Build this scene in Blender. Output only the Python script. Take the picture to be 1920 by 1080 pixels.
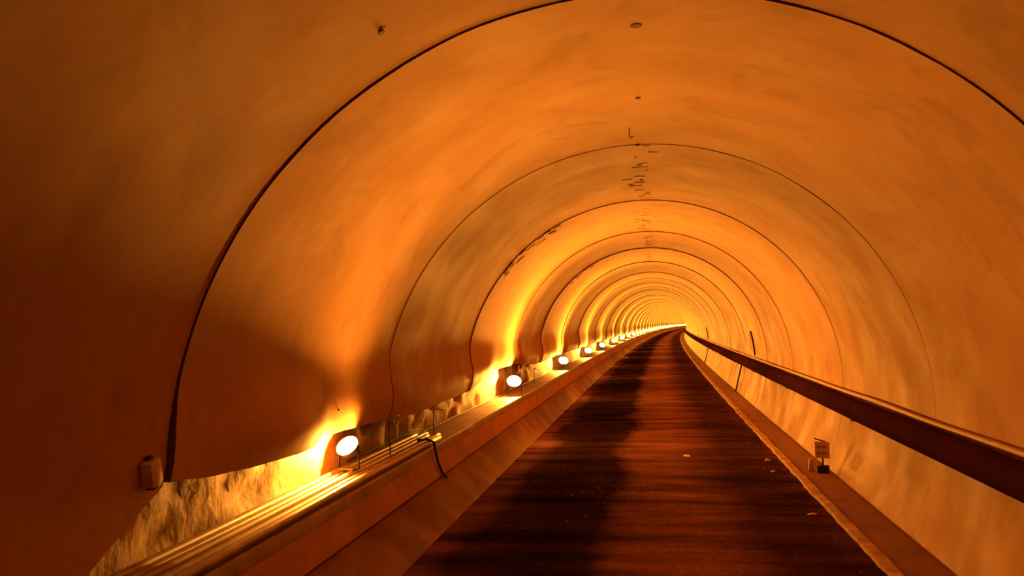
import bpy, bmesh, math, random
from mathutils import Vector, Matrix, noise
for o in list(bpy.data.objects): bpy.data.objects.remove(o)
sc = bpy.context.scene
C = sc.collection
PI = math.pi
S = 5.0            # tunnel radius in metres; tunnel coordinates below are in radii
KAP = 0.000825     # gentle right-hand curve of the tunnel
FL = -0.435        # road level relative to the springing circle's centre

def W(x, Y, z):    # tunnel coordinates -> world metres (road level is z = 0)
    return Vector((S*(x + KAP*Y*Y/2), S*Y, S*(z - FL)))

# ------------------------------------------------------------------ camera
cam = bpy.data.cameras.new('camera'); co = bpy.data.objects.new('camera', cam); C.objects.link(co)
cam.sensor_width = 36; cam.lens = 36*1655.5/1920; cam.clip_start = .05; cam.clip_end = 2000
yaw, pitch, roll = -0.1532, 0.0425, 0.02285
def camrow(v):
    dx, dy, dz = v
    cy, sy, cp, sp, cr, sr = math.cos(yaw), math.sin(yaw), math.cos(pitch), math.sin(pitch), math.cos(roll), math.sin(roll)
    x1 = dx*cy-dy*sy; y1 = dx*sy+dy*cy; y2 = y1*cp+dz*sp; z2 = -y1*sp+dz*cp
    return (x1*cr-z2*sr, x1*sr+z2*cr, -y2)
cols = [camrow(e) for e in ((1,0,0),(0,1,0),(0,0,1))]
M = Matrix(((cols[0][0], cols[0][1], cols[0][2]), (cols[1][0], cols[1][1], cols[1][2]), (cols[2][0], cols[2][1], cols[2][2])))
co.matrix_world = Matrix.Translation(W(0.024, 0, 0.3385)) @ M.to_4x4()
sc.camera = co

# ------------------------------------------------------------------ world, exposure
w = bpy.data.worlds.new('world'); sc.world = w; w.use_nodes = True
w.node_tree.nodes['Background'].inputs[0].default_value = (1.0, .35, .08, 1)
w.node_tree.nodes['Background'].inputs[1].default_value = 0.02
sc.view_settings.view_transform = 'Standard'; sc.view_settings.look = 'None'
sc.view_settings.gamma = 1; sc.view_settings.use_curve_mapping = False
sc.view_settings.exposure = 0.0
sc.cycles.diffuse_bounces = 6; sc.cycles.max_bounces = 7; sc.cycles.glossy_bounces = 2
sc.cycles.use_adaptive_sampling = True; sc.cycles.adaptive_threshold = .04; sc.cycles.use_denoising = True
LAMP = 3600.0                       # radiance of the flood lamps' glass
LAMP_COL = (1.0, 0.345, 0.032)

# ------------------------------------------------------------------ materials
def mat(name, col, rough=.7, col2=None, scale=1.0, bump=0.0, bscale=8.0, spec=.4, metal=0, detail=6, lo=.35, hi=.65, wet=None):
    m = bpy.data.materials.new(name); m.use_nodes = True
    n, l = m.node_tree.nodes, m.node_tree.links
    b = n['Principled BSDF']
    b.inputs['Base Color'].default_value = (*col, 1); b.inputs['Roughness'].default_value = rough
    b.inputs['Specular IOR Level'].default_value = spec; b.inputs['Metallic'].default_value = metal
    geo = n.new('ShaderNodeNewGeometry')
    if col2:
        t = n.new('ShaderNodeTexNoise'); t.inputs['Scale'].default_value = scale; t.inputs['Detail'].default_value = detail
        t.inputs['Distortion'].default_value = .4
        l.new(geo.outputs['Position'], t.inputs['Vector'])
        r = n.new('ShaderNodeMapRange'); r.inputs[1].default_value = lo; r.inputs[2].default_value = hi
        l.new(t.outputs['Fac'], r.inputs[0])
        mx = n.new('ShaderNodeMix'); mx.data_type = 'RGBA'
        mx.inputs[6].default_value = (*col, 1); mx.inputs[7].default_value = (*col2, 1)
        l.new(r.outputs[0], mx.inputs[0]); l.new(mx.outputs[2], b.inputs['Base Color'])
        m['mix'] = mx.name
    if bump:
        t2 = n.new('ShaderNodeTexNoise'); t2.inputs['Scale'].default_value = bscale; t2.inputs['Detail'].default_value = 5
        l.new(geo.outputs['Position'], t2.inputs['Vector'])
        bp = n.new('ShaderNodeBump'); bp.inputs['Strength'].default_value = bump; bp.inputs['Distance'].default_value = .05
        l.new(t2.outputs['Fac'], bp.inputs['Height']); l.new(bp.outputs[0], b.inputs['Normal'])
    return m

def mat_lining():
    m = bpy.data.materials.new('lining_concrete'); m.use_nodes = True
    n, l = m.node_tree.nodes, m.node_tree.links
    b = n['Principled BSDF']; b.inputs['Specular IOR Level'].default_value = .22
    geo = n.new('ShaderNodeNewGeometry')
    def tex(scale, detail, mp=(1,1,1), dist=0.):
        mpn = n.new('ShaderNodeMapping'); mpn.inputs['Scale'].default_value = mp
        l.new(geo.outputs['Position'], mpn.inputs['Vector'])
        t = n.new('ShaderNodeTexNoise'); t.inputs['Scale'].default_value = scale; t.inputs['Detail'].default_value = detail
        t.inputs['Distortion'].default_value = dist
        l.new(mpn.outputs[0], t.inputs['Vector']); return t.outputs['Fac']
    def rng(s, a, c, lo, hi):
        r = n.new('ShaderNodeMapRange'); r.inputs[1].default_value = a; r.inputs[2].default_value = c
        r.inputs[3].default_value = lo; r.inputs[4].default_value = hi
        l.new(s, r.inputs[0]); return r.outputs[0]
    def mul(a, c):
        x = n.new('ShaderNodeMath'); x.operation = 'MULTIPLY'; l.new(a, x.inputs[0]); l.new(c, x.inputs[1]); return x.outputs[0]
    big = rng(tex(.32, 3, (1,1,1), .6), .3, .7, .86, 1.06)            # cloudy concrete
    stain = rng(tex(.75, 5, (1,1,1), 1.2), .56, .66, 1.0, .87)        # damp patches
    streak = rng(tex(1.0, 4, (.6,2.6,.35)), .35, .7, 1.02, .95)       # run marks around the form
    fine = rng(tex(6, 4), .3, .7, .97, 1.03)
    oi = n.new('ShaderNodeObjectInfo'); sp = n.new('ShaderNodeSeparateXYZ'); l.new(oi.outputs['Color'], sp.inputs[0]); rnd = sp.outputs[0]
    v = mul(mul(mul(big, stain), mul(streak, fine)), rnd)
    mx = n.new('ShaderNodeVectorMath'); mx.operation = 'SCALE'; mx.inputs[0].default_value = (.62, .36, .17)
    l.new(v, mx.inputs['Scale']); l.new(mx.outputs[0], b.inputs['Base Color'])
    l.new(rng(tex(.9, 4), .3, .7, .55, .75), b.inputs['Roughness'])
    t2 = tex(3.0, 6); bp = n.new('ShaderNodeBump'); bp.inputs['Strength'].default_value = .09; bp.inputs['Distance'].default_value = .03
    l.new(t2, bp.inputs['Height']); l.new(bp.outputs[0], b.inputs['Normal'])
    return m

def mat_road():
    m = bpy.data.materials.new('muddy_road'); m.use_nodes = True
    n, l = m.node_tree.nodes, m.node_tree.links
    b = n['Principled BSDF']; b.inputs['Specular IOR Level'].default_value = 0
    geo = n.new('ShaderNodeNewGeometry'); sep = n.new('ShaderNodeSeparateXYZ'); l.new(geo.outputs['Position'], sep.inputs[0])
    def tex(scale, detail, mp):
        mpn = n.new('ShaderNodeMapping'); mpn.inputs['Scale'].default_value = mp
        l.new(geo.outputs['Position'], mpn.inputs['Vector'])
        t = n.new('ShaderNodeTexNoise'); t.inputs['Scale'].default_value = scale; t.inputs['Detail'].default_value = detail
        l.new(mpn.outputs[0], t.inputs['Vector']); return t.outputs['Fac']
    def math2(op, a, c):
        x = n.new('ShaderNodeMath'); x.operation = op
        for i, s in enumerate((a, c)):
            if isinstance(s, (int, float)): x.inputs[i].default_value = s
            else: l.new(s, x.inputs[i])
        return x.outputs[0]
    # lateral position following the curve of the tunnel: x - k*y*y/(2*S)
    y2 = math2('MULTIPLY', sep.outputs[1], sep.outputs[1])
    lat = math2('SUBTRACT', sep.outputs[0], math2('MULTIPLY', y2, KAP/(2*S)))
    lat = math2('ADD', lat, math2('MULTIPLY', math2('SUBTRACT', tex(.5, 3, (1,.5,1)), .5), 1.6))
    ramp = n.new('ShaderNodeValToRGB'); e = ramp.color_ramp.elements
    mr = n.new('ShaderNodeMapRange'); mr.inputs[1].default_value = -4; mr.inputs[2].default_value = 4; l.new(lat, mr.inputs[0]); l.new(mr.outputs[0], ramp.inputs[0])
    def c(v): return (v, v*.44, v*.36, 1)
    e[0].position = 0; e[0].color = c(.20)
    e[1].position = 1; e[1].color = c(.12)
    for p, v in ((.06,.13),(.12,.036),(.26,.024),(.38,.036),(.45,.20),(.60,.25),(.68,.17),(.76,.08),(.88,.08),(.93,.12)):
        x = e.new(p); x.color = c(v)
    cross = n.new('ShaderNodeMapRange'); cross.inputs[1].default_value = .32; cross.inputs[2].default_value = .68; cross.inputs[3].default_value = .35; cross.inputs[4].default_value = 1.45
    l.new(tex(1.1, 6, (.22,1.1,1)), cross.inputs[0])
    fine = n.new('ShaderNodeMapRange'); fine.inputs[1].default_value = .3; fine.inputs[2].default_value = .7; fine.inputs[3].default_value = .75; fine.inputs[4].default_value = 1.25
    l.new(tex(9, 6, (1,1,1)), fine.inputs[0])
    f = math2('MULTIPLY', cross.outputs[0], fine.outputs[0])
    sc_ = n.new('ShaderNodeVectorMath'); sc_.operation = 'SCALE'; l.new(ramp.outputs[0], sc_.inputs[0]); l.new(f, sc_.inputs['Scale'])
    l.new(sc_.outputs[0], b.inputs['Base Color'])
    ro = n.new('ShaderNodeMapRange'); ro.inputs[1].default_value = .35; ro.inputs[2].default_value = .65; ro.inputs[3].default_value = .65; ro.inputs[4].default_value = .95
    l.new(tex(.8, 4, (.4,1,1)), ro.inputs[0]); l.new(ro.outputs[0], b.inputs['Roughness'])
    bp = n.new('ShaderNodeBump'); bp.inputs['Strength'].default_value = .5; bp.inputs['Distance'].default_value = .06
    l.new(tex(2.5, 8, (.6,1,1)), bp.inputs['Height']); l.new(bp.outputs[0], b.inputs['Normal'])
    return m

M_LIN = mat_lining()
M_ROAD = mat_road()
M_JOINT = mat('dark_joint_face', (.26,.13,.06), .85, (.16,.08,.04), 2)  # darker than the lining, so the segment edges read as dark lines
M_BACK = mat('dark_membrane', (.05,.035,.025), .8)
M_ROCK = mat('shotcrete', (.62,.47,.33), .75, (.36,.25,.16), 2.5, .35, 5)
M_DUCT = mat('duct_concrete', (.66,.34,.25), .8, (.52,.26,.19), .9, .25, 10)
M_FOOT = mat('muddy_footing', (.40,.20,.15), .85, (.22,.10,.08), .8, .3, 8, lo=.3, hi=.6)
M_LEDGE = mat('ledge_concrete', (.50,.37,.25), .6, (.34,.24,.16), 1.5, .25, 8)
M_WALK = mat('walkway_concrete', (.38,.19,.15), .8, (.28,.13,.10), 1.2, .3, 9)
M_KERB = mat('pale_mortar', (.80,.55,.40), .8, (.42,.27,.19), 2.2, .5, 12)
M_PIPE = mat('black_pipe_plastic', (.065,.020,.022), .65, (.05,.015,.017), 1.0, spec=0.0)
M_STEEL = mat('galvanised_pipe', (.52,.42,.32), .38, (.34,.26,.19), 3.0, spec=.5, metal=.35)
M_BLACK = mat('black_rubber', (.03,.02,.018), .6)
M_HOUS = mat('lamp_housing_paint', (.30,.25,.18), .5, (.18,.15,.11), 8)
M_PALE = mat('pale_plastic', (.80,.66,.52), .6, (.7,.55,.42), 6)
M_SIGN = mat('sign_board_paint', (.93,.82,.62), .6)
M_INK = mat('sign_ink', (.09,.04,.03), .8)
M_STONE = mat('rubble_stone', (.45,.33,.26), .85, (.25,.17,.13), 10, .4, 20)
def emis(name, col, s):
    m = bpy.data.materials.new(name); m.use_nodes = True; n = m.node_tree.nodes; n.remove(n['Principled BSDF'])
    e = n.new('ShaderNodeEmission'); e.inputs[0].default_value = (*col, 1); e.inputs[1].default_value = s
    m.node_tree.links.new(e.outputs[0], n['Material Output'].inputs[0]); return m
M_GLASS = emis('lamp_glass_lit', LAMP_COL, LAMP)
M_GLASS2 = emis('lamp_glass_lit_stronger', (1.0, .40, .03), LAMP*1.3)      # the stronger lamps deeper in

# ------------------------------------------------------------------ helpers
def link(name, verts, faces, m, parent=None, smooth=True, loc=None):
    me = bpy.data.meshes.new(name)
    off = Vector(loc) if loc is not None else Vector((0,0,0))
    me.from_pydata([tuple(Vector(v)-off) for v in verts], [], faces); me.validate()
    bm = bmesh.new(); bm.from_mesh(me); bmesh.ops.recalc_face_normals(bm, faces=bm.faces[:]); bm.to_mesh(me); bm.free()
    if m: me.materials.append(m)
    if smooth:
        me.shade_smooth()
    o = bpy.data.objects.new(name, me); C.objects.link(o); o.location = off
    if parent: o.parent = parent
    return o
def smooth_angle(o, a=35):
    me = o.data; me.shade_smooth()
    bm = bmesh.new(); bm.from_mesh(me)
    for e in bm.edges:
        if len(e.link_faces) == 2 and e.calc_face_angle(0) > math.radians(a): e.smooth = False
    bm.to_mesh(me); bm.free()
def tag(o, label, cat, group=None):
    o['label'] = label; o['category'] = cat
    if group: o['group'] = group
    return o
def struct(o): o['kind'] = 'structure'; return o
def empty(name, loc, rz=0):
    o = bpy.data.objects.new(name, None); C.objects.link(o); o.location = loc; o.rotation_euler = (0,0,rz); o.empty_display_size = .1
    return o
def obj_bm(name, bm, m, parent=None, ang=35):
    me = bpy.data.meshes.new(name); bm.to_mesh(me); bm.free(); me.materials.append(m)
    o = bpy.data.objects.new(name, me); C.objects.link(o)
    if parent: o.parent = parent
    smooth_angle(o, ang); return o
def box(bm, c, s, rot=None, bev=0):
    r = bmesh.ops.create_cube(bm, size=1); vs = r['verts']
    bmesh.ops.scale(bm, vec=s, verts=vs)
    if bev:
        es = list({e for v in vs for e in v.link_edges})
        g = bmesh.ops.bevel(bm, geom=es, offset=bev, segments=2, affect='EDGES', profile=.5)
        vs = list({v for f in g['faces'] for v in f.verts} | {v for v in vs if v.is_valid})
    if rot is not None: bmesh.ops.rotate(bm, cent=(0,0,0), matrix=rot, verts=vs)
    bmesh.ops.translate(bm, vec=c, verts=vs); return vs
def ysamples(y0, y1):
    ys = []; y = y0
    while y < y1-1e-6:
        ys.append(y); y += .06 if y < 8 else (.2 if y < 20 else .8)
    ys.append(y1); return ys
def sweep(name, prof, y0, y1, m, parent=None, closed=True, jit=None, ys=None, ang=35):
    """profile of (x, z) points in tunnel radii carried along the curved axis"""
    ys = ys or ysamples(y0, y1); v = []; f = []; n = len(prof)
    for Y in ys:
        for i, (x, z) in enumerate(prof):
            if jit:
                jx, jz = jit(i, Y); x += jx; z += jz
            v.append(W(x, Y, z))
    for a in range(len(ys)-1):
        for i in range(n if closed else n-1):
            j = (i+1) % n
            f.append((a*n+i, a*n+j, (a+1)*n+j, (a+1)*n+i))
    if closed:
        f.append(tuple(range(n))); f.append(tuple((len(ys)-1)*n+i for i in range(n)))
    o = link(name, v, f, m, parent); smooth_angle(o, ang); return o
def tube(name, pts, r, m, parent=None, seg=8, loc=None):
    pts = [Vector(p) for p in pts]; v = []; f = []
    up = Vector((0,0,1))
    for i, p in enumerate(pts):
        d = (pts[min(i+1, len(pts)-1)]-pts[max(i-1, 0)]).normalized()
        a = d.cross(up)
        if a.length < .05: a = d.cross(Vector((1,0,0)))
        a.normalize(); b = a.cross(d).normalized()
        for k in range(seg):
            t = 2*PI*k/seg; v.append(p+a*math.cos(t)*r+b*math.sin(t)*r)
    for i in range(len(pts)-1):
        for k in range(seg):
            f.append((i*seg+k, i*seg+(k+1)%seg, (i+1)*seg+(k+1)%seg, (i+1)*seg+k))
    f.append(tuple(range(seg))); f.append(tuple((len(pts)-1)*seg+k for k in range(seg)))
    return link(name, v, f, m, parent, loc=loc)
def nz(*p): return noise.noise(Vector(p))

YEND = 136.0
# ------------------------------------------------------------------ vault: cast lining segments with open joints
joints = [-5.0, -3.3, -1.55, .12, 1.7553, 3.293, 4.808, 6.49, 7.918, 9.72, 11.76]
while joints[-1] < YEND: joints.append(joints[-1]+1.62)
WAVY = [(1.7553,.022),(1.96,.003),(2.18,-.008),(2.47,-.016),(2.73,.004),(3.1,-.004),(3.45,-.018),(3.7,-.03),(4.2,-.025),(4.8,-.02),(5.15,.01),(5.5,.05),(5.86,.052),(6.5,.05),(7.0,.02),(7.7,.0),(9,.01)]
def zleft(Y):
    if Y < 1.75: return -.163
    if Y > 9: return .01+.015*nz(Y*.8, 3.1, 0)
    for (a, za), (b, zb) in zip(WAVY, WAVY[1:]):
        if a <= Y <= b:
            t = (Y-a)/(b-a); t = t*t*(3-2*t); return za+(zb-za)*t
    return 0
def belly(Y):      # how far the loose lower lip of the lining bulges in
    def win(a, b, w=.12): return 1/(1+math.exp(-(Y-a)/w*3))/(1+math.exp((Y-b)/w*3))
    if Y < 12: return .013+.029*min(1, win(2.02, 2.62, .16)+win(3.16, 5.55, .2)+win(6.52, 9.2, .08)+win(10, 12.6))
    return .022+.016*nz(Y*.6, 2, 2)
vault = struct(empty('ceiling', W(0, 0, FL)))
rng = random.Random(7)
STEP = {0:.004,1:.004,2:.004,3:.004,4:.0035,5:.0015,6:.004,7:.005,8:.008,9:.008,10:.007}
for k_ in range(11, 110): STEP[k_] = rng.uniform(.004, .010) if k_ < 24 else .0025
NA = 84
for s in range(len(joints)-1):
    a, b = joints[s], joints[s+1]
    gap = .0022 if s < 24 else .0008
    near = s < 12
    nL = 22 if near else 6
    st0 = STEP.get(s, .006); st1 = STEP.get(s+1, .006)
    r0 = 1-st0/2; taper = (1+st1/2)-r0
    v = []; f = []; amp = .0026 if near else .0012
    mids = (a+b)/2
    rows = []
    for i in range(nL+1):
        t = i/nL
        if near: t = .5-.5*math.cos(PI*t)
        row = []
        for j in range(NA+1):
            q = min(1, max(0, (j/NA-.05)/.38)); q = q*q*(3-2*q)          # joints close up towards the right wall's foot
            g_ = gap*(.12+.88*q); Y = a+g_+(b-a-2*g_)*t
            if s == 3: pass
            zl = zleft(min(max(Y, a+.001 if s >= 4 else a), b)) if s >= 4 else -.163
            th0 = -math.asin(.444); th1 = PI-math.asin(max(-.9, zl))
            th = th0+(th1-th0)*j/NA
            zz = math.sin(th)
            if s == 3 and math.cos(th) < 0 and zz < .02: Y -= (.02-zz)*2.3*t       # the lower corner is cut back on a slant
            # ragged edges at the joints
            e = 0
            if i == 0: e = q*amp*(1.9*nz(th*5, s, 1)+.8*nz(th*30, s, 2)) + q*.004*max(0, nz(th*3, s, 5))
            if i == nL: e = q*amp*(nz(th*9, s+1, 1)+.8*nz(th*30, s+1, 2)) - q*.004*max(0, nz(th*4, s+1, 8))
            r = 1+(r0-1+taper*t)*(.15+.85*q)+.0012*nz(th*1.6, Y*.9, 4)
            # lower left edge bellies in a little and curls back at its lip
            if s >= 4 and th > PI-.25:
                u = min(1, max(0, (th-(PI-.25))/(th1-(PI-.25)))); r -= belly(Y)*math.sin(u**1.5*PI*.86)
            row.append((r, th, Y+e))
        rows.append(row)
    n1 = NA+1
    for row in rows:
        for r, th, Y in row: v.append(W(r*math.cos(th), Y, r*math.sin(th)))
    for i in range(nL):
        for j in range(NA): f.append((i*n1+j, i*n1+j+1, (i+1)*n1+j+1, (i+1)*n1+j))
    # thickness skirt around all four edges
    loop = [(0, j) for j in range(NA+1)] + [(i, NA) for i in range(1, nL+1)] + [(nL, j) for j in range(NA-1, -1, -1)] + [(i, 0) for i in range(nL-1, 0, -1)]
    base = len(v)
    for i, j in loop:
        r, th, Y = rows[i][j]; v.append(W((r+.085)*math.cos(th), Y, (r+.085)*math.sin(th)))
    for q in range(len(loop)):
        q2 = (q+1) % len(loop)
        A = loop[q][0]*n1+loop[q][1]; B = loop[q2][0]*n1+loop[q2][1]
        f.append((A, B, base+q2, base+q))
    loc = W(0, mids, FL)
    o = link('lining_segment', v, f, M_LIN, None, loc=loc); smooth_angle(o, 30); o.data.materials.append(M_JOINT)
    tone = .93 if s <= 3 else rng.uniform(.94, 1.04); o.color = (tone, tone, tone, 1)      # near castings tinted darker in place of weaker light; the rest vary at random
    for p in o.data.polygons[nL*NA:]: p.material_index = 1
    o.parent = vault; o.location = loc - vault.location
# dark waterproofing membrane behind the joints
prof = []
for j in range(61):
    th = -math.asin(.44)+(PI+math.asin(.44)+.0)*j/60
    prof.append((1.095*math.cos(th), 1.095*math.sin(th)))
o = sweep('membrane', prof, joints[0], YEND, M_BACK, None, closed=False, ys=[joints[0]+i*1.0 for i in range(int(YEND-joints[0])+1)])
o.parent = vault; o.location = -vault.location

# ------------------------------------------------------------------ road bed
v = []; f = []
ys = ysamples(-5, YEND); xs = [-.80+i*1.74/28 for i in range(29)]
for Y in ys:
    for x in xs:
        z = FL + (.0022*nz(x*9, Y*3, 0) if x < .70 else -.012)
        v.append(W(x, Y, z))
for a in range(len(ys)-1):
    for i in range(len(xs)-1): f.append((a*29+i, a*29+i+1, (a+1)*29+i+1, (a+1)*29+i))
fl = struct(link('floor', v, f, M_ROAD))

# ------------------------------------------------------------------ left side: duct wall with ledge, recess behind
def jl(i, Y): return (.0015*nz(Y*2, i, 0), .0012*nz(Y*1.5, i, 7))
wl = struct(empty('wall_left', W(-.9, 0, FL)))
def child_of(o, p):
    o.parent = p; o.location = o.location-p.location; return o
child_of(sweep('ledge_slab', [(-.900,-.205),(-.900,-.172),(-.904,-.166),(-1.10,-.166),(-1.10,-.205)], -5, YEND, M_LEDGE, jit=jl), wl)
child_of(sweep('duct_face', [(-.886,-.300),(-.899,-.206),(-1.02,-.206),(-1.02,-.300)], -5, YEND, M_DUCT, jit=jl), wl)
child_of(sweep('sloping_footing', [(-.762,-.440),(-.80,-.415),(-.878,-.318),(-.882,-.308),(-.96,-.304),(-.96,-.440)], -5, YEND, M_FOOT, jit=jl), wl)
v = []; f = []; zs = [-.17+i*.028 for i in range(14)]
ys = ysamples(1.25, YEND)
for Y in ys:
    for i, z in enumerate(zs):
        v.append(W(-1.085+.02*nz(Y*7, z*14, 0)+.010*nz(Y*22, z*40, 3)+.03*max(0, z-.02), Y, z))
n = len(zs)
for a in range(len(ys)-1):
    for i in range(n-1): f.append((a*n+i, a*n+i+1, (a+1)*n+i+1, (a+1)*n+i))
child_of(link('recess_back', v, f, M_ROCK), wl)

# ------------------------------------------------------------------ right side: walkway strip, pale kerb edge, wall foot
def jk(i, Y):
    if i in (0, 1): return (.012*nz(Y*2.3, 1, 0)+.008*nz(Y*7, 2, 0)+.014*max(0, 1.5-abs(Y-4.1)*6)*(nz(Y*5, 9, 9)), 0)
    if i in (2, 3): return (.007*nz(Y*3.1, 5, 0)+.004*nz(Y*9, 6, 0), .002*nz(Y*4, 3, 3))
    return (0, 0)
ky = [y for y in ysamples(-5, YEND)]
struct(sweep('kerb', [(.702,-.445),(.708,-.4255),(.742,-.424),(.748,-.445)], -5, YEND, M_KERB, jit=jk))
struct(sweep('walkway', [(.746,-.46),(.746,-.4285),(.880,-.4265),(.880,-.46)], -5, YEND, M_WALK, jit=lambda i, Y: (0, .0008*nz(Y*2, i, 4))))

# ------------------------------------------------------------------ black service pipe on the right wall
px, pz, pr = .934, -.082, .048
pp = empty('service_pipe', W(px, 4, pz-pr))
tag(pp, 'thick black pipe running the length of the right tunnel wall', 'pipe')
prof = [(px+pr*math.cos(2*PI*k/20), pz+pr*math.sin(2*PI*k/20)) for k in range(20)]
yy = [y for y in ysamples(-5, YEND)][::2] + [YEND]
child_of(sweep('pipe_body', prof, -5, YEND, M_PIPE, ys=yy, jit=lambda i, Y: (.0, .004*nz(Y*.5, 2, 2))), pp)
cl0 = None
for i in range(24):
    Y = .2+i*2.05
    bm = bmesh.new()
    c = W(px+.004, Y, pz-pr-.006); box(bm, (c.x+.10, c.y, c.z-.005), (.34, .05, .03))
    bmesh.ops.translate(bm, vec=-W(px, Y, pz-pr), verts=bm.verts)
    o = obj_bm('wall_bracket', bm, M_BLACK, pp); o.location = W(px, Y, pz-pr)-pp.location
# pale conduit on top
tag(sweep('conduit', [(.978+.010*math.cos(2*PI*k/8), -.030+.010*math.sin(2*PI*k/8)) for k in range(8)], 1, YEND, M_PALE,
    ys=ysamples(-5, YEND), jit=lambda i, Y: (.0, .006*nz(Y*1.1, 2, 8))), 'thin pale conduit lying just above the thick black pipe', 'conduit')

def wall_pt(th, Y, inset=.012): return W((1-inset)*math.cos(th), Y, (1-inset)*math.sin(th))
def drop(Y, dy, z0, z1, r, label, name='hanging_cable', bend=.02, n=12, ins=.012):
    pts = []
    for i in range(n+1):
        t = i/n; z = z0+(z1-z0)*t; th = math.asin(z)
        pts.append(wall_pt(th, Y+dy*t+bend*math.sin(PI*t), ins))
    o = tube(name, pts, r, M_BLACK, seg=7, loc=pts[-1]); return tag(o, label, 'cable')
drop(9.95, -.12, -.135, -.43, .045, 'dark cable dropping from black pipe to the wall foot, nearer of the two', ins=.02, bend=.12)
drop(16.7, -.2, -.135, -.42, .04, 'dark cable dropping from black pipe far off near the bend, farther of the two', ins=.02, bend=.1)
drop(8.84, -.05, .235, .0, .045, 'dark upright cable on right wall above the black pipe beside pale reflective tags')
drop(17.1, -.1, .22, .0, .04, 'thin dark upright line on right wall far off near the bend', bend=.03)
# reflective tags beside the cable
t = empty('reflector_strip', wall_pt(math.asin(.05), 9.10, .014)); tag(t, 'strip of small pale tags on right wall beside the dark upright cable', 'reflector')
for z in (.06, .10, .145, .17, .20):
    p = wall_pt(math.asin(z), 9.10+rng.uniform(-.03, .03), .014)
    bm = bmesh.new(); box(bm, (0,0,0), (.03, .17, .10), rot=Matrix.Rotation(-math.asin(z), 3, 'Y'), bev=.008)
    o = obj_bm('tag', bm, M_SIGN, t); o.location = p-t.location
bm = bmesh.new(); box(bm, (0,0,0), (.02, .05, 1.0), rot=Matrix.Rotation(-.12, 3, 'Y')); o = obj_bm('backing_strip', bm, M_PALE, t); o.location = wall_pt(math.asin(.12), 9.10, .008)-t.location

# ------------------------------------------------------------------ conduit pipes lying on the left ledge
labels = ['outermost of the five steel pipes, lying along the very edge of left ledge',
          'second steel pipe from the ledge edge, in the bundle under the nearest floodlight',
          'middle one of the five steel pipes lying along the left ledge',
          'fourth steel pipe from the ledge edge, beside the innermost pipe',
          'innermost of the five steel pipes, against the rough recess wall']
for i, (x, yend) in enumerate(((-.918,3.84),(-.952,3.97),(-.988,3.90),(-1.022,4.02),(-1.052,3.93))):
    r = (.0135, .011, .013, .0105, .0125)[i]
    pts = [W(x+.004*nz(Y*.5, i, 0) - (.0 if Y > 1.8 else 0), Y, -.1655+r+.001) for Y in [(-3 if x > -.98 else 1.45)+k*.3 for k in range(60)] if Y < yend]+[W(x, yend, -.1655+r+.001)]
    o = tube('steel_pipe', pts, r*S, M_STEEL, seg=10, loc=pts[-1])
    tag(o, labels[i], 'pipe', 'steel pipes bundled on the left ledge')

# ------------------------------------------------------------------ flood lamps
def make_lamp():
    root = empty('flood_lamp', (0,0,0))
    # glowing glass globe in a dished casing that covers its lower back; looks up and towards -Y (local)
    R = Matrix.Rotation(math.radians(-43), 3, 'X')
    def lathe(prof, seg):
        bm = bmesh.new(); rings = []
        for r, y in prof:
            rings.append([bm.verts.new((r*math.cos(2*PI*k/seg), y, r*math.sin(2*PI*k/seg))) for k in range(seg)] if r > 0 else [bm.verts.new((0, y, 0))])
        for A, B in zip(rings, rings[1:]):
            for k in range(seg):
                k2 = (k+1) % seg; u = []
                for x in (A[k % len(A)], A[k2 % len(A)], B[k2 % len(B)], B[k % len(B)]):
                    if x not in u: u.append(x)
                if len(u) > 2: bm.faces.new(u)
        bmesh.ops.recalc_face_normals(bm, faces=bm.faces[:])
        return bm
    def fin(bm):
        bmesh.ops.rotate(bm, cent=(0,0,0), matrix=R, verts=bm.verts); bmesh.ops.translate(bm, vec=(0,0,.42), verts=bm.verts); return bm
    bm = lathe([(0,.24),(.07,.235),(.10,.20),(.17,.13),(.215,.075),(.232,-.04),(.218,-.04),(.16,.12),(.0,.20)], 20)
    for k in range(-1, 2): box(bm, (k*.045, .225, 0), (.010, .06, .12))
    obj_bm('housing', fin(bm), M_HOUS, root)
    g = [(0, -.085), (.09, -.075), (.15, -.045), (.188, .0), (.195, .05)]
    obj_bm('lamp_glass', fin(lathe(g, 14)), M_GLASS, root)
    bm = bmesh.new()
    for s in (-1, 1): box(bm, (s*.225, .03, .23), (.012, .04, .44))
    box(bm, (0, .03, .012), (.46, .04, .014))
    obj_bm('bracket', bm, M_BLACK, root)
    bm = bmesh.new(); box(bm, (0, .03, .0), (.34, .26, .03), bev=.006)
    obj_bm('base', bm, M_HOUS, root)
    return root
lampY = [2.75, 6.3, 9.76, 13.3, 16.55, 20.5, 24.4, 28.2, 32.0]
while lampY[-1] < YEND-8: lampY.append(lampY[-1]+3.4)
names = ['nearest floodlight, glaring on the steel pipes of the left ledge',
         'second floodlight from the front, standing alone on the left ledge',
         'third floodlight from the front along the left ledge',
         'fourth floodlight from the front along the left ledge',
         'fifth floodlight from the front along the left ledge',
         'sixth floodlight from the front along the left ledge',
         'seventh floodlight from the front, where the lamps begin to crowd together',
         'eighth floodlight from the front, close before the lamps merge',
         'ninth floodlight from the front, last one before the lamps merge into one bright line']
L0 = make_lamp(); strong = None
lrng = random.Random(3)
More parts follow.
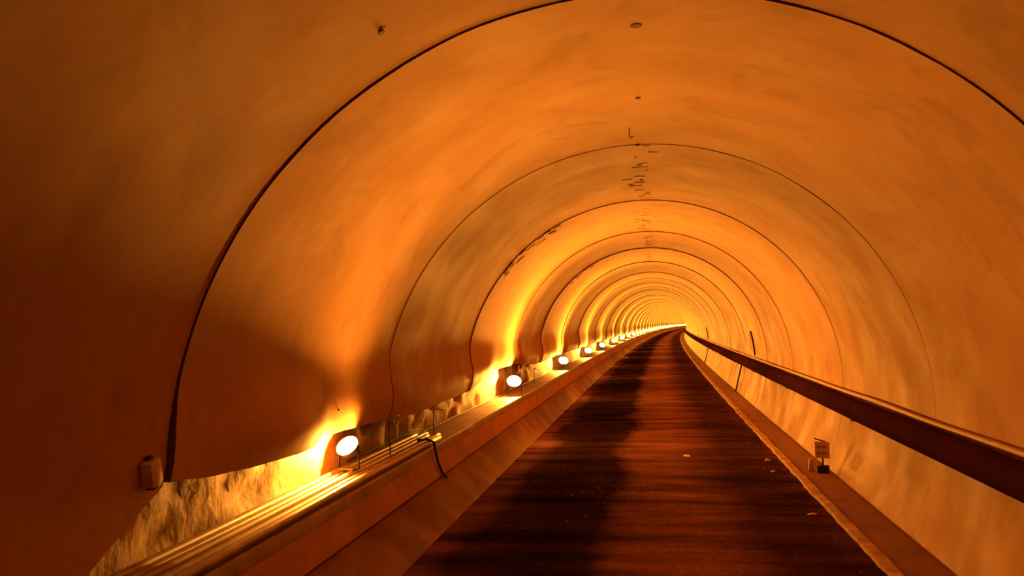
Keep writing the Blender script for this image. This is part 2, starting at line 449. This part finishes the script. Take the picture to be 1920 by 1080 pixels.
for i, Y in enumerate(lampY):
    if i == 0: r = L0; r.scale = (.88,.88,.88)
    else:
        r = L0.copy(); C.objects.link(r)
        for ch in L0.children:
            c = ch.copy(); C.objects.link(c); c.parent = r
            if i > 5 and ch.name.startswith('lamp_glass'):
                if strong is None: strong = ch.data.copy(); strong.materials[0] = M_GLASS2
                c.data = strong
    base = -.1655+(.0295 if i == 0 else .003)
    if i: r.scale = (1.15, 1.15, 1.15)
    r.location = W(-.966 if i else -1.008, Y + (0 if i else .16), base)
    r.rotation_euler = (0, 0, math.radians(16 + lrng.uniform(-5, 5) if i else -16))
    tag(r, names[i] if i < 9 else 'distant floodlight in the unbroken bright row curving away to the right', 'floodlight', 'floodlights along the left ledge' if i < 9 else 'distant floodlights merging into a line of light')

# supply cable sagging along the recess
pts = []
Y = 3.05
while Y < 40:
    pts.append(W(-1.062+.006*nz(Y*1.7, 0, 3), Y, -.158 + (.026 if Y < 4.1 else 0) + .004*abs(nz(Y*2, 5, 3)))); Y += .12
tag(tube('power_cable', pts, .016, M_BLACK, seg=6, loc=pts[0]), 'black supply cable trailing along the left ledge behind the floodlights', 'cable')
# cable hanging over the ledge edge
pts = [W(-.950, 3.60, -.131), W(-.918, 3.63, -.130), W(-.893, 3.65, -.145), W(-.888, 3.66, -.19), W(-.884, 3.68, -.235), W(-.878, 3.73, -.285), W(-.87, 3.78, -.312)]
tag(tube('hanging_cable', pts, .028, M_BLACK, seg=8, loc=pts[-1]), 'short dark cable hanging over the left ledge edge past the nearest floodlight', 'cable')
# bent wire ends by the lining's lower edge
def wire(x, Y, z, lab, seed):
    r_ = random.Random(seed); e = empty('wire_bundle', W(x, Y, z)); tag(e, lab, 'wire')
    for k in range(4):
        p = [Vector((0,0,0))]
        d = Vector((r_.uniform(.1,.5), r_.uniform(.4,1), r_.uniform(-.1,.25))).normalized()
        for q in range(5): p.append(p[-1]+d*.07); d = (d+Vector((r_.uniform(-.4,.4), r_.uniform(-.2,.3), r_.uniform(-.5,.2)))).normalized()
        tube('wire', p, .008, M_STEEL, e, seg=5)
    tube('post', [Vector((0,0,0)), Vector((0,.02,(-.158-z)*S))], .012, M_BLACK, e, seg=6)
wire(-.9695, 3.27, -.012, 'tangle of bent wire ends on a thin post past the nearest floodlight', 5)
wire(-.9695, 3.95, -.035, 'loose bent wire ends on a thin post midway between first and second floodlights', 9)
wire(-.985, 7.5, -.03, 'bent wire ends on a thin post just beyond the second floodlight', 12)

# ------------------------------------------------------------------ fittings on the near left wall
# hooded junction box near the first joint
th = PI-math.asin(.058)
e = empty('junction_box', wall_pt(th, 1.672, 0) ); tag(e, 'small pale tilted box hanging on left wall beside the nearest joint', 'box')
bm = bmesh.new()
vs = box(bm, (0,0,0), (.13, .20, .25), bev=.025)
for v_ in bm.verts:
    if v_.co.z < 0: v_.co.y -= .04; v_.co.x += .02
bmesh.ops.rotate(bm, cent=(0,0,0), matrix=Matrix.Rotation(math.radians(14), 3, 'X'), verts=bm.verts)
o = obj_bm('casing', bm, M_PALE, e); o.location = (.075, 0, 0)
bm = bmesh.new(); box(bm, (0,0,0), (.10, .13, .05), rot=Matrix.Rotation(math.radians(14), 3, 'X'), bev=.01)
o = obj_bm('cable_gland', bm, M_BLACK, e); o.location = (.085, .0, -.135)
bm = bmesh.new(); box(bm, (0,0,0), (.05, .09, .04), bev=.01); o = obj_bm('hanger', bm, M_BLACK, e); o.location = (.05, -.01, .145)
# anchor bolt above the first lamp
bm = bmesh.new()
bmesh.ops.create_cone(bm, cap_ends=True, segments=10, radius1=.018, radius2=.018, depth=.10, matrix=Matrix.Rotation(PI/2, 4, 'Y'))
box(bm, (-.03, 0, 0), (.012, .035, .13), bev=.003)
o = obj_bm('anchor_bolt', bm, M_BLACK); o.location = wall_pt(PI-math.asin(.08), 2.746, .006)+Vector((.02,0,0))
tag(o, 'short dark anchor bolt in left wall above the nearest floodlight', 'bolt')
# grouting holes and marks along the crown
crown = [(.012,1.956,.022,'round grouting plug in the ceiling, nearest one before the picture top'),
         (.007,2.60,.014,'second round grouting plug along the ceiling line'),
         (-.455,1.566,.012,'small dark plug high on the left side of the nearest lining segment'),
         (-.005,3.30,.016,'grouting plug close behind the second lining joint'),
         (-.005,3.72,.018,'grouting plug in the ceiling midway between second and third joints'),
         (.0,4.12,.016,'grouting plug in the ceiling just before the third joint')]
for x, Y, r, lab in crown:
    th = math.acos(x); bm = bmesh.new()
    bmesh.ops.create_cone(bm, cap_ends=True, segments=14, radius1=r*S*.62, radius2=r*S*.45, depth=.02)
    o = obj_bm('grout_plug', bm, M_BLACK); o.location = wall_pt(th, Y, .0015); o.rotation_euler = (0, PI/2-th, 0)
    tag(o, lab, 'plug', 'grouting plugs in the vault')
# small hook at the crown
p = wall_pt(math.acos(-.028), 3.0, .0)
tag(tube('ceiling_hook', [p+Vector((0,0,.02)), p+Vector((0,0,-.14)), p+Vector((.03,.0,-.17)), p+Vector((.06,0,-.14))], .009, M_BLACK, seg=6, loc=p), 'thin wire hook hanging from the ceiling before the second joint', 'hook')

# ------------------------------------------------------------------ sign board leaning at the right wall foot
e = empty('notice_board', W(.842, 4.60, -.4265)); e.rotation_euler = (0,0,math.radians(-22))
tag(e, 'small pale notice board with two lines of writing at the right wall foot', 'sign')
def part(name, c, s, m, bev=.004, rot=None):
    bm = bmesh.new(); box(bm, (0,0,0), s, rot=rot, bev=bev); o = obj_bm(name, bm, m, e); o.location = c; return o
pnl = part('panel', (.02, 0, .56), (.35, .025, .40), M_SIGN)
part('post', (.02, .025, .26), (.04, .03, .54), M_BLACK)
part('foot', (.03, .02, .09), (.26, .20, .18), M_BLACK, .02)
part('top_bar', (-.03, .015, .80), (.28, .02, .03), M_BLACK, .004, Matrix.Rotation(math.radians(16), 3, 'Y'))
strokes = [(-.10,.09,.07,.016),(-.10,.055,.016,.05),(-.055,.075,.014,.075),(-.005,.095,.06,.014),(-.005,.065,.05,.014),(-.005,.04,.014,.03),(.05,.07,.014,.08),(.085,.075,.04,.014),
           (-.11,-.07,.05,.014),(-.11,-.10,.05,.014),(-.075,-.08,.014,.07),(-.03,-.06,.05,.014),(-.03,-.095,.014,.05),(.02,-.08,.014,.07),(.05,-.06,.05,.014),(.05,-.10,.06,.014),(.10,-.08,.014,.07)]
bm = bmesh.new()
for x, z, sx, sz in strokes: box(bm, (x, 0, z), (sx, .004, sz))
o = obj_bm('writing', bm, M_INK, pnl); o['kind'] = 'stuff'; o.location = (0, -.0145, 0)
o = bmesh.new(); box(o, (0,0,0), (.15,.12,.30), bev=.03)
for v_ in o.verts:
    if v_.co.z > 0: v_.co.x *= .6
bag = obj_bm('sandbag', o, M_PALE); bag.location = W(.800, 4.66, -.4265)+Vector((0,0,.15)); tag(bag, 'small pale upright sack standing beside the notice board', 'bag')
# ------------------------------------------------------------------ stones on the road, and a pale patch for a puddle's reflection
def stone(name, x, Y, r, m, lab, seed, group=None, flat=.6, sx=1):
    r_ = random.Random(seed); bm = bmesh.new(); bmesh.ops.create_icosphere(bm, subdivisions=2, radius=r)
    for v_ in bm.verts:
        k = 1+.35*nz(v_.co.x/r*1.3+seed, v_.co.y/r*1.3, v_.co.z/r*1.3); v_.co *= k; v_.co.z *= flat; v_.co.x *= sx
    o = obj_bm(name, bm, m, ang=25); o.location = W(x, Y, FL)+Vector((0,0,r*flat*.6)); o.rotation_euler[2] = r_.uniform(0, 6)
    return tag(o, lab, 'stone', group)
stone('rubble', .632, 5.02, .075, M_PALE, 'pale lump, farthest of the rubble lumps by the right kerb', 1)
stone('rubble', .612, 4.66, .06, M_PALE, 'pale lump, nearest the camera of the group lying by the right kerb', 2)
stone('rubble', .672, 4.70, .05, M_STONE, 'darker stone touching the right kerb, beside the pale lumps', 3)
stone('rubble', .575, 4.72, .045, M_STONE, 'stone on the road-centre side of the pale lumps', 4)
stone('rubble', .633, 3.66, .07, M_PALE, 'flat pale scrap alone on the road near right kerb, closest to camera', 5, None, .3, 1.7)
stone('rubble', .205, 5.22, .10, M_PALE, 'flat pale patch standing in for a bright puddle reflection in the middle of the road', 6, None, .08, 2.2)  # pale colour imitates light reflected off a puddle
stone('rubble', -.735, 4.92, .045, M_STONE, 'small stone at the left road edge below the duct wall', 7)
pb = bmesh.new(); prng = random.Random(11)
for k in range(420):
    if k < 130: x, Y = prng.gauss(-.12, .10), prng.gauss(4.1, .25)
    elif k < 280: x, Y = prng.gauss(.64, .05), prng.uniform(3.2, 9)
    else: x, Y = prng.uniform(-.72, .68), prng.uniform(2.8, 8)
    x = max(-.74, min(.69, x))
    if any(math.hypot(x-a_, Y-b_) < .06 for a_, b_ in ((.632,5.02),(.612,4.66),(.672,4.70),(.575,4.72),(.633,3.66),(.205,5.22),(-.735,4.92))): continue
    r = prng.uniform(.008, .024); q = bmesh.ops.create_icosphere(pb, subdivisions=1, radius=r)
    bmesh.ops.scale(pb, vec=(prng.uniform(.7,1.3), prng.uniform(.7,1.3), .6), verts=q['verts'])
    bmesh.ops.translate(pb, vec=W(x, Y, FL)+Vector((0,0,r*.4)), verts=q['verts'])
pebbles = obj_bm('gravel', pb, M_STONE); pebbles['kind'] = 'stuff'
tag(pebbles, 'loose gravel scattered over the dark muddy road', 'gravel')


# ------------------------------------------------------------------ grout runs along the crown and scraps at the joints
gr = random.Random(21); bm = bmesh.new()
for k in range(64):
    Y = 3.35 + 6.2*(k/64)**1.1 + gr.uniform(-.05, .05); t = PI/2 + gr.gauss(-.012, .030)
    p = wall_pt(t, Y, .0012)
    box(bm, p, (gr.uniform(.05, .30), gr.uniform(.012, .03), .012), rot=Matrix.Rotation(PI/2-t, 3, 'Y') @ Matrix.Rotation(gr.uniform(-.2, .2), 3, 'Z'))
o = obj_bm('grout_run', bm, mat('damp_grout', (.42,.24,.12), .8, (.30,.17,.08), 2)); o['kind'] = 'stuff'
tag(o, 'dark ragged grout runs scattered along the top of the vault', 'grout')
def scraps(Y, z0, z1, n, lab, seed):
    r_ = random.Random(seed); bm = bmesh.new()
    for k in range(n):
        z = r_.uniform(z0, z1); t = PI-math.asin(z); p = wall_pt(t, Y+r_.uniform(-.03, .16), .005)
        box(bm, p, (r_.uniform(.012, .03), r_.uniform(.04, .12), r_.uniform(.08, .35)), rot=Matrix.Rotation(math.asin(z), 3, 'Y') @ Matrix.Rotation(r_.uniform(-.5, .5), 3, 'X'), bev=.01)
    o = obj_bm('mortar_scrap', bm, M_PALE); o['kind'] = 'stuff'; tag(o, lab, 'mortar')
scraps(4.84, .62, .88, 14, 'ragged mortar scraps clinging to upper left of the third joint', 4)
scraps(7.95, .70, .9, 12, 'ragged mortar scraps clinging to upper left of the fifth joint', 6)
